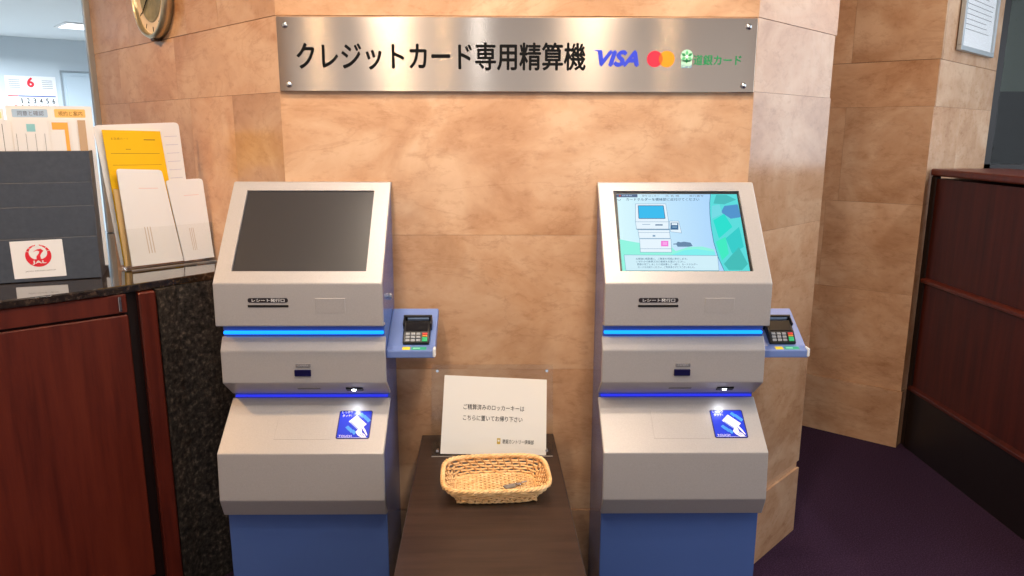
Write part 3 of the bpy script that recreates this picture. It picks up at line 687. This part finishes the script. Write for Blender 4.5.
# ------------------------------------------------------------------ table, basket, acrylic sign
tb = empty('side_table', (-.057, -.492, 0), .027, 'dark brown wood table between the two payment kiosks', 'table')
MB().box((-.207, -.46, .545), (.207, .478, .570), 0, .002).build('tabletop', WENGE, tb)
for sx in (-1, 1):
    MB().box((sx*.205-.012 if sx > 0 else -.205+.0, -.44, .0), (sx*.205 if sx > 0 else -.193, .47, .545), 0, .001).build('side_panel', WENGE, tb)
MB().box((-.193, .45, .02), (.193, .465, .545), 0).build('back_panel', WENGE, tb)
MB().box((-.193, -.42, .18), (.193, .45, .20), 0).build('shelf', WENGE, tb)
# dark block behind the acrylic stand
TZ = .570
st = empty('acrylic_sign_stand', (-.054, -.172, TZ+.0005), 0, 'clear acrylic sign stand holding the white notice behind the basket', 'sign stand')
a_ = math.radians(5)
Ta = frame((0, -.008, 0), (1, 0, 0), (0, .055, .28))
MB().box((-.178, 0, -.0035), (.178, .270, 0), 0, .0008, M=Ta).build('front_sheet', ACRYL, st)
MB().box((-.178, 0, -.0105), (.178, .270, -.0075), 0, .0008, M=Ta).build('back_sheet', ACRYL, st)
MB().box((-.178, -.007, 0), (.178, .095, .003), 0, .0008).build('foot', ACRYL, st)
e = MB(); e.box((-.178, 0, .0), (.178, .0025, .0008), 0, M=Ta); e.build('cut_edge', EDGE, st)
for x in (-.160, .160):
    for z in (.018, .252):
        b = MB(); b.cyl((x, z, -.013), (x, z, .004), .0042, 16, M=Ta); b.build('bolt', CHROME, st)
nt_ = empty('notice_sheet', (-.054, -.172, TZ+.0005), 0, 'white paper notice with two lines of black text in the acrylic stand', 'notice')
pr = MB(); pr.add([(-.1520, .009, +.0004), (.1580, .004, +.0004), (.1600, .226, +.0004), (-.139, .240, +.0004), (-.1520, .009, +.0010), (.1580, .004, +.0010), (.1600, .226, +.0010), (-.139, .240, +.0010)],
                  [(0, 3, 2, 1), (4, 5, 6, 7), (0, 1, 5, 4), (1, 2, 6, 5), (2, 3, 7, 6), (3, 0, 4, 7)], 0, M=Ta)
pr.build('paper', PAPER, nt_)
Tn = Ta @ Matrix.Translation((0, 0, .0012)) @ Matrix.Rotation(math.radians(-2.4), 4, 'Z')
p = Print(step=.0002); p.text('ご精算済みのロッカーキーは', -.090, .136, .088, .152, INK, 1, .004); p.build('text_line', Tn, nt_)
p = Print(step=.0002); p.text('こちらに置いてお帰り下さい', -.090, .104, .084, .120, INK, 1, .004); p.build('text_line', Tn, nt_)
p = Print(step=.0002); p.text('恵庭カントリー倶楽部', .028, .040, .120, .053, INK, 1, .004); p.build('club_name', Tn, nt_)
p = Print(step=.0002); p.rect(.012, .038, .022, .055, ink('gold_print', 200, 168, 70), 1); p.disc(.017, .048, .003, PAPER, 2); p.build('club_emblem', Tn, nt_)

bk = empty('wicker_basket', (-.042, -.381, TZ), .06, 'light brown rectangular wicker basket on the dark table', 'basket')
def ring(hx, hy, z, n=120, pw=4.2, amp=0.0, fr=0, ph=0.0, zamp=0.0):
    pts = []
    for i in range(n):
        a = 2*math.pi*i/n; c, s_ = math.cos(a), math.sin(a)
        r = (abs(c)**pw+abs(s_)**pw)**(-1/pw)
        k = amp*math.cos(fr*a+ph)
        pts.append(((hx+k)*r*c, (hy+k)*r*s_, z+zamp*math.sin(fr*a+ph)))
    return pts
NST = 44; HB = .047
mb = MB()
for i in range(7):
    f = i/6; mb.tube(ring(.108+.031*f, .077+.029*f, .006+f*(HB-.012), 176, amp=.0026, fr=NST/2, ph=math.pi*(i % 2)), .0029, 6, True)
mb.build('woven_side', WICKER, bk)
mb = MB()
for i in range(NST):
    a = 2*math.pi*(i+.5)/NST; pts = []
    for f in (0, .35, .7, 1.0):
        aa = a+.20*f; c, s_ = math.cos(aa), math.sin(aa); r = (abs(c)**4.2+abs(s_)**4.2)**(-1/4.2)
        pts.append(((.108+.031*f)*r*c, (.077+.029*f)*r*s_, .003+f*(HB-.004)))
    mb.tube(pts, .0023, 6)
mb.build('stakes', WICKERD, bk)
mb = MB()
for q in range(3): mb.tube(ring(.1395, .1055, HB, 176, amp=.0035, fr=26, ph=2*math.pi*q/3, zamp=.0035), .0034, 7, True)
mb.build('braided_rim', WICKER, bk)
mb = MB()
for q in range(2): mb.tube(ring(.109, .078, .005, 120, amp=.002, fr=24, ph=math.pi*q, zamp=.002), .0032, 6, True)
mb.build('base_rim', WICKER, bk)
mb = MB()
for i in range(19):
    x = -.102+i*.0113
    mb.tube([(x, -.075+.150*j/24, .006+.0018*(1 if ((i+j//4) % 2) else -1)) for j in range(25)], .0021, 5)
for i in range(21):
    y = -.074+i*.0074
    mb.tube([(-.103+.206*j/38, y, .0055+.0020*math.cos(math.pi*(j/2.0+i))) for j in range(39)], .0030, 5, m=0)
mb.build('woven_base', WICKER, bk)
ky = empty('locker_key', (-.004, -.392, TZ+.0115), .5, 'small grey locker key with tag lying in the wicker basket', 'key')
MB().prism([(-.016, -.009), (.010, -.009), (.016, -.004), (.016, .004), (.010, .009), (-.016, .009)], 0, .005, 'z', 0, .001).build('tag', ink('key_tag_grey', 128, 124, 120, .4), ky)
b = MB(); b.tube([(.019+.007*math.cos(2*math.pi*i/20), .007*math.sin(2*math.pi*i/20), .004) for i in range(20)], .0009, 6, True); b.build('key_loop', CHROME, ky)
b = MB(); b.prism([(.024, -.003), (.052, -.003), (.054, 0), (.050, .003), (.046, .002), (.042, .003), (.024, .003)], .003, .005, 'z', 0, .0003); b.lathe([(.0001, .0025), (.008, .0025), (.008, .0055), (.0001, .0055)], 20, M=Matrix.Translation((.026, 0, 0))); b.build('key_blade', CHROME, ky)

# ------------------------------------------------------------------ wall clock on the left facet
dL = Vector((1, -1, 0)).normalized()
s_c = .826; cz = 1.975
cp = Vector((CL, 0, 0))-dL*s_c
ck = empty('wall_clock', (cp.x, cp.y, cz), 0, 'round wall clock with gold rim on the stone wall at upper left', 'clock')
Mc = frame((0, 0, 0), dL, (0, 0, 1))
MB().lathe([(.118, .0), (.150, .002), (.152, .024), (.147, .036), (.140, .038), (.135, .032), (.133, .02)], 72, M=Mc).build('rim', GOLD, ck)
MB().lathe([(.0001, .022), (.135, .022)], 64, M=Mc).build('dial', ink('dial_cream', 240, 222, 198, .5), ck)
MB().lathe([(.0001, .0225), (.088, .0225), (.089, .0245), (.094, .0245), (.095, .022)], 64, M=Mc).build('inner_disc', noise_mat('clock_inner', [srgb(120, 120, 96), srgb(168, 160, 132)], (1, 1, 1), 30, 3, .3), ck)
for h in range(12):
    a = math.radians(30*h); m_ = MB(); m_.box((-.0018, .110, .0222), (.0018, .126, .0235), 0, M=Mc @ Matrix.Rotation(-a, 4, 'Z')); m_.build('hour_mark', INK, ck)
for a, ln, wd in ((-52, .062, .005), (128, .096, .0036)):
    m_ = MB(); m_.prism([(-wd, -.014), (wd, -.014), (wd*.5, ln), (-wd*.5, ln)], .027, .029, 'z', 0, 0, M=Mc @ Matrix.Rotation(math.radians(a), 4, 'Z')); m_.build('hand', INK, ck)
MB().lathe([(.0001, .031), (.006, .031), (.006, .024)], 16, M=Mc).build('hub', GOLD, ck)
MB().lathe([(.0001, .036), (.06, .036), (.120, .034), (.136, .031)], 64, M=Mc).build('glass', acrylic('clock_glass', 1.12), ck)
m_ = MB(); m_.box((-.016, -.158, .002), (.016, -.146, .030), 0, .002, M=Mc); m_.build('bottom_latch', ink('latch', 60, 44, 30), ck)

# ------------------------------------------------------------------ framed notice on the corner wall
cd_ = (Vector(FC1)-Vector(BW1)).normalized()
fo = Vector((2.035, 1.292)); fp = fo
pk = empty('framed_notice', (2.035, 1.292-.0, 1.873), 0, 'white framed notice hanging high on the stone wall at the right', 'picture')
Mp = frame((0, 0, 0), (cd_.x, cd_.y, 0), (0, 0, 1)) @ Matrix.Translation((0, 0, .004))
fw_ = .535; fh_ = .62; m_ = MB()
for lo, hi in (((0, 0), (fw_, .022)), ((0, fh_-.022), (fw_, fh_)), ((0, .022), (.022, fh_-.022)), ((fw_-.022, .022), (fw_, fh_-.022))): m_.box((lo[0], lo[1], 0), (hi[0], hi[1], .022), 0, .002, M=Mp)
m_.build('frame', ALU, pk)
MB().box((.018, .018, .002), (fw_-.018, fh_-.018, .010), 0, M=Mp).build('sheet', PAPERW, pk)
p = Print(step=.0004)
rnd = random.Random(4)
for r in range(22):
    p.rect(.06, .56-r*.022, .06+rnd.uniform(.30, .43), .563-r*.022, GREYINK, 1)
p.build('printed_lines', Mp @ Matrix.Translation((0, 0, .0100)), pk)
MB().box((.018, .018, .014), (fw_-.018, fh_-.018, .016), 0, M=Mp).build('cover_glass', acrylic('frame_glass', 1.2), pk)

# ------------------------------------------------------------------ brochure rack, leaflets, acrylic holder on the counter
T_ = 1.0605
bd = Vector((.9258, .3779, 0)); bn = Vector((.3779, -.9258, 0))
bo = Vector((-1.258, .049, T_))          # bottom front right corner
br = empty('brochure_rack', bo, 0, 'dark grey stepped brochure rack with a white sticker on the counter', 'brochure rack')
Mb = frame((0, 0, 0), bd, (0, 0, 1))    # x along the front, y up, z towards the viewer
BL = -.46
steps = [(0.0, .130, 0.0), (.130, .222, -.012), (.222, .292, -.022), (.292, .384, -.032)]
for i, (z0, z1, dp) in enumerate(steps):
    m_ = MB(); m_.box((BL, 0.001 if i == 0 else z0-.06, dp-.004), (0, z1, dp), 0, .0015, M=Mb); m_.build('tier_panel', BOXGREY, br)
m_ = MB(); m_.prism([(0, 0), (-.004, .130), (-.016, .222), (-.026, .292), (-.036, .384), (-.20, .384), (-.20, 0)], -.003, 0, 'x', 0, 0, M=Mb @ Matrix(((1, 0, 0, 0), (0, 0, 1, 0), (0, 1, 0, 0), (0, 0, 0, 1)))); m_.build('side_panel', BOXGREY, br)
m_ = MB(); m_.prism([(0, 0), (-.004, .130), (-.016, .222), (-.026, .292), (-.036, .384), (-.20, .384), (-.20, 0)], BL, BL+.003, 'x', 0, 0, M=Mb @ Matrix(((1, 0, 0, 0), (0, 0, 1, 0), (0, 1, 0, 0), (0, 0, 0, 1)))); m_.build('side_panel', BOXGREY, br)
m_ = MB(); m_.box((BL+.003, .001, -.20), (-.003, .384, -.196), 0, M=Mb); m_.build('back_panel', BOXGREY, br)
m_ = MB(); m_.box((BL+.003, .001, -.196), (-.003, .005, -.005), 0, M=Mb); m_.build('bottom_panel', BOXGREY, br)
# sticker
p = Print(step=.0003); sw, sh = .134, .112
p.rrect(0, 0, sw, sh, .002, WHITE, 1)
cx, cy, R0 = .068, .066, .0335
p.disc(cx, cy, R0, JRED, 2, 48)
# white inner sky of the crane roundel, open at the top
p.poly([(cx+.0235*math.cos(math.radians(a)), cy+.0085+.0215*math.sin(math.radians(a))) for a in range(-40, 221, 10)]+[(cx-.012, cy-.010), (cx+.010, cy-.010)], WHITE, 3)
p.poly([(cx-.006, R0+cy-.006), (cx+.006, R0+cy-.006), (cx+.004, R0+cy+.002), (cx-.004, R0+cy+.002)], WHITE, 3)
neck = [(cx-.006, cy-.014), (cx-.005, cy-.002), (cx+.002, cy+.007), (cx+.004, cy+.013), (cx-.002, cy+.0155), (cx-.013, cy+.0125), (cx-.002, cy+.019), (cx+.008, cy+.0205), (cx+.015, cy+.014), (cx+.010, cy+.009), (cx+.005, cy+.001), (cx+.006, cy-.014)]
p.poly(neck, JRED, 4)
for sx in (-1, 1):
    for q in range(5):
        a = math.radians(20+q*22) ; c_, s_ = math.cos(a)*sx, math.sin(a)
        p.line([(cx+.0245*c_, cy+.004+.0245*s_), (cx+(R0+.001)*c_, cy+.004+(R0+.001)*s_)], .0012, WHITE, 5)
p.text('JAL', cx-.017, cy-.0255, cx+.018, cy-.0145, WHITE, 5, .05, skew=.0)
p.text('JAPAN AIRLINES GROUP', .030, .018, .108, .0225, GREYINK, 2)
stk = p.build('sticker', Mb @ Matrix.Translation((-.2265, .012, .0004)) @ Matrix.Rotation(math.radians(.5), 4, 'Z'), br)
stk['label'] = 'white sticker with a red round bird emblem and letters'

def leaf(name, label, x0, y0, x1, y1, z, paint=None, m=PAPERW, cat='leaflet', group='leaflets in the grey brochure rack', th=.0012):
    o = empty(name, bo, 0, label, cat, group)
    M_ = Mb @ Matrix.Translation((0, 0, z))
    MB().box((x0, y0, -th), (x1, y1, 0), 0, M=M_).build('sheet', m, o)
    if paint:
        q = Print(step=.0003); paint(q); q.build('print', M_, o)
    return o
LBLUE = ink('label_blue', 176, 204, 232); LORA = ink('label_orange', 250, 200, 120); LGRN = ink('label_green', 206, 220, 160); LTXT = ink('label_text', 110, 110, 130)
TEAL = ink('leaflet_teal', 150, 212, 222); ORG = ink('leaflet_orange', 250, 182, 84); LIME = ink('leaflet_lime', 190, 226, 120)
def pa(q):
    q.rrect(-.200, .482, -.108, .506, .003, LBLUE, 1); q.text('同意と確認', -.186, .487, -.118, .501, LTXT, 2)
    q.rrect(-.090, .482, -.008, .507, .003, LORA, 1); q.text('規約と案内', -.080, .487, -.016, .501, ink('label_brown', 130, 90, 40), 2)
leaf('leaflet', 'white card with blue and orange title labels at the back of the grey rack', -.215, .02, .010, .516, -.115, pa)
def pb(q): q.rrect(-.36, .478, -.228, .498, .003, LGRN, 1); q.text('案内', -.262, .482, -.236, .494, LTXT, 2)
leaf('leaflet', 'white card with a pale green title label, leftmost at the back of the rack', -.44, .02, -.222, .508, -.121, pb)
def pc(q):
    for i in range(2): q.rect(-.246+i*.024, .30, -.2445+i*.024, .462, GREYINK, 1)
    q.rect(-.30, .30, -.262, .466, LIME, 1)
leaf('leaflet', 'white leaflet with a lime green stripe at the left of the rack', -.30, .02, -.198, .474, -.078, pc)
def pd(q):
    for i in range(4): q.rect(-.188+i*.024, .30, -.187+i*.024, .434, GREYINK, 1)
    q.rect(-.160, .440, -.138, .462, TEAL, 1)
leaf('leaflet', 'white leaflet with a small teal square in the grey rack', -.196, .02, -.098, .473, -.074, pd)
def pe(q):
    q.rect(-.094, .446, -.052, .467, ORG, 1); q.rect(-.062, .30, -.052, .446, ORG, 1)
leaf('leaflet', 'white leaflet with an orange corner band in the grey rack', -.100, .02, -.048, .473, -.070, pe)
leaf('leaflet', 'plain white leaflet beside the beige card in the grey rack', -.047, .02, -.026, .472, -.066, None)
leaf('leaflet', 'beige card at the right end of the grey rack', -.025, .02, -.0045, .474, -.062, None, BEIGE)

ho = Vector((-1.222, .163, T_)); hd_ = Vector((.712, .702, 0))
hl = empty('brochure_holder', ho, 0, 'clear acrylic two-tier brochure holder with forms and envelopes on the counter', 'brochure holder')
Mh = frame((0, 0, 0), hd_, (0, 0, 1))   # x along, y up, z to the viewer
HWd = .279
def hbox(lo, hi, name):
    m_ = MB(); m_.box(lo, hi, 0, .0008, M=Mh); return m_.build(name, ACRYL, hl)
hbox((0, 0, -.090), (HWd, .003, 0), 'base_sheet')
hbox((0, .0035, -.003), (HWd, .135, 0), 'front_pocket')
hbox((-.006, .0035, -.054), (HWd-.02, .20, -.051), 'middle_pocket')
hbox((-.012, .0035, -.093), (.236, .41, -.090), 'back_sheet')
hbox((HWd-.003, .0035, -.085), (HWd, .135, -.0035), 'side_sheet')
hbox((-.003, .0035, -.050), (0, .135, -.0035), 'side_sheet')
e = MB(); e.box((0, .0, .0002), (HWd, .003, .0012), 0, M=Mh); e.build('base_edge', EDGE, hl)
TAN = mat('tan_paper', srgb(222, 184, 128), .8)
def sheet(name, label, q, z0, z1, m, cat, th=.004, r=0.0, paint=None):
    """a paper (or a stack of it) leaning in the holder; q: corners BL, BR, TR, TL in the holder's plane, z0/z1 the depth of foot and top"""
    o = empty(name, ho, 0, label, cat, 'paper stock in the acrylic brochure holder')
    h0 = min(q[0][1], q[1][1]); h1 = max(q[2][1], q[3][1])
    zz = lambda y: z0+(z1-z0)*(y-h0)/(h1-h0)
    P_ = [Vector(p) for p in q]
    if r:
        P_ = [P_[0], P_[1]]
        for c, a_, b_ in ((q[2], q[1], q[3]), (q[3], q[2], q[0])):
            c = Vector(c); a_ = c+(Vector(a_)-c).normalized()*r; b_ = c+(Vector(b_)-c).normalized()*r
            P_ += [a_.lerp(c, .0), (a_*.56+c*.44).lerp((b_*.56+c*.44), .25), (a_*.56+c*.44).lerp((b_*.56+c*.44), .75), b_]
    n = len(P_)
    vs = [(p[0], p[1], zz(p[1])-th) for p in P_]+[(p[0], p[1], zz(p[1])) for p in P_]
    mb = MB(); mb.add(vs, [list(range(n))[::-1], list(range(n, 2*n))]+[[i, (i+1) % n, n+(i+1) % n, n+i] for i in range(n)], 0, M=Mh)
    mb.build('sheet', m, o)
    if paint:
        def warp(u, v):
            b0 = Vector(q[0]).lerp(Vector(q[1]), u); t0 = Vector(q[3]).lerp(Vector(q[2]), u); w_ = b0.lerp(t0, v); return (w_.x, w_.y)
        pq = Print(warp, .0003); paint(pq)
        pq.mb.v = [(x, y, zz(y)+z) for x, y, z in pq.mb.v]
        pq.build('print', Mh, o)
    return o
TANINK = ink('faint_tan_ink', 205, 186, 170)
def penv(q):
    for i in range(3): q.rect(.36+i*.055, .12, .375+i*.055, .40, TANINK, 1)
    q.rect(.4, .80, .82, .808, ink('faint_pink', 236, 212, 212), 1)
sheet('envelope', 'white envelope stack, taller and left of the two in the acrylic holder', [(.006, .012), (.170, .012), (.134, .317), (-.004, .325)], -.010, -.032, PAPERW, 'envelope', .006, .010, penv)
sheet('envelope', 'white envelope stack, shorter and right of the two in the acrylic holder', [(.1735, .010), (.2755, .012), (.266, .284), (.144, .282)], -.010, -.032, PAPERW, 'envelope', .006, .010, penv)
sheet('envelope', 'tan paper showing at the left edge behind the white envelopes', [(-.006, .010), (.15, .010), (.15, .235), (-.016, .262)], -.036, -.044, TAN, 'envelope', .003)
def pyel(q):
    yt = ink('yellow_print', 182, 138, 30)
    q.text('お客様カード', .12, .930, .42, .948, yt, 1); q.rect(.68, .930, .88, .938, yt, 1)
    q.rect(.08, .830, .92, .834, yt, 1); q.rect(.08, .745, .92, .749, yt, 1); q.rect(.70, .635, .90, .642, yt, 1); q.rect(.34, .86, .43, .865, yt, 1)
sheet('printed_form', 'bright yellow printed form behind the white envelopes in the acrylic holder', [(-.004, .010), (.186, .010), (.153, .442), (-.023, .446)], -.054, -.066, YELLOW, 'form', .004, .0, pyel)
def pwh(q):
    for i in range(7): q.rect(.80, .90-i*.06, .96, .904-i*.06, ink('faint_blue', 205, 206, 224), 1)
sheet('printed_form', 'white printed forms behind the yellow form in the acrylic holder', [(-.008, .010), (.240, .010), (.222, .472), (-.042, .460)], -.072, -.084, PAPERW, 'form', .005, .014, pwh)

# ------------------------------------------------------------------ office beyond the opening
ow = Vector((-4.831, 5.268, 0)); odir = Vector((.589, .415, 0)).normalized(); on_ = Vector((odir.y, -odir.x, 0))
oc = ow+on_*.004
cl_ = empty('wall_calendar', (oc.x, oc.y, 1.72), 0, 'white wall calendar with a red month number in the back office', 'calendar')
Mo = frame((0, 0, 0), odir, (0, 0, 1))
MB().box((-.02, -.25, 0), (.405, .315, .006), 0, M=Mo).build('page', PAPERW, cl_)
Mq = Mo @ Matrix.Translation((0, 0, .006))
p = Print(step=.0015); p.text('6', .165, .212, .215, .298, JRED, 1, .06); p.build('month_number', Mq, cl_)
p = Print(step=.0015); p.rect(-.01, .118, .075, .128, JRED, 1); p.rect(.075, .118, .39, .128, ink('cal_blue', 60, 90, 170), 1); p.build('week_line', Mq, cl_)
p = Print(step=.0015)
for r in range(5):
    for i in range(7):
        d_ = (i if r == 0 else r*7+i)
        if 0 < d_ < 31: p.text(str(d_), (.044 if d_ == 1 else .036)+i*.0535, .055-r*.065, (.052 if d_ == 1 else .058)+i*.0535, .103-r*.065, JRED if i == 0 else INK, 1, .02)
p.build('day_numbers', Mq, cl_)
for x0 in (.0, .275):
    p = Print(step=.0015)
    for r in range(5): p.rect(x0+.01, .20+r*.018, x0+.10, .204+r*.018, GREYINK, 1)
    p.build('small_month', Mq, cl_)
dk_ = Vector((-4.454, 5.534, 0))
m_ = MB(); Md = frame(dk_, odir, (0, 0, 1)); m_.box((0, 0, -.02), (.9, 2.085, .018), 0, .004, M=Md); m_.box((.03, 0, .0), (.87, 2.05, .024), 0, .004, M=Md)
dr = struct(m_.build('door_1', mat('office_door_paint', srgb(190, 206, 218), .6)))
m_ = MB()
for lo, hi in (((-.012, 0), (.0, 2.10)), ((.90, 0), (.912, 2.10)), ((-.012, 2.088), (.912, 2.10))): m_.box((lo[0], lo[1], -.01), (hi[0], hi[1], .03), 0, M=Md)
struct(m_.build('trim_3', mat('door_frame_paint', srgb(150, 160, 168), .6)))
ol = empty('office_ceiling_light', (-3.5, 4.75, 2.4), .75, 'white recessed ceiling light panel glowing in the back office', 'ceiling light')
m_ = MB(); m_.box((-.42, -.19, -.010), (.42, .19, 0), 0, .002); m_.build('frame', WHITEPL, ol)
MB().box((-.39, -.16, -.014), (.39, .16, -.0105), 0).build('diffuser', glow('office_panel_glow', 250, 252, 255, 3.0), ol)
lamp('office_light', 'AREA', (-3.9, 3.6, 2.36), 210, (.86, .94, 1), (-3.9, 3.4, 0), 2.0, 2.0)
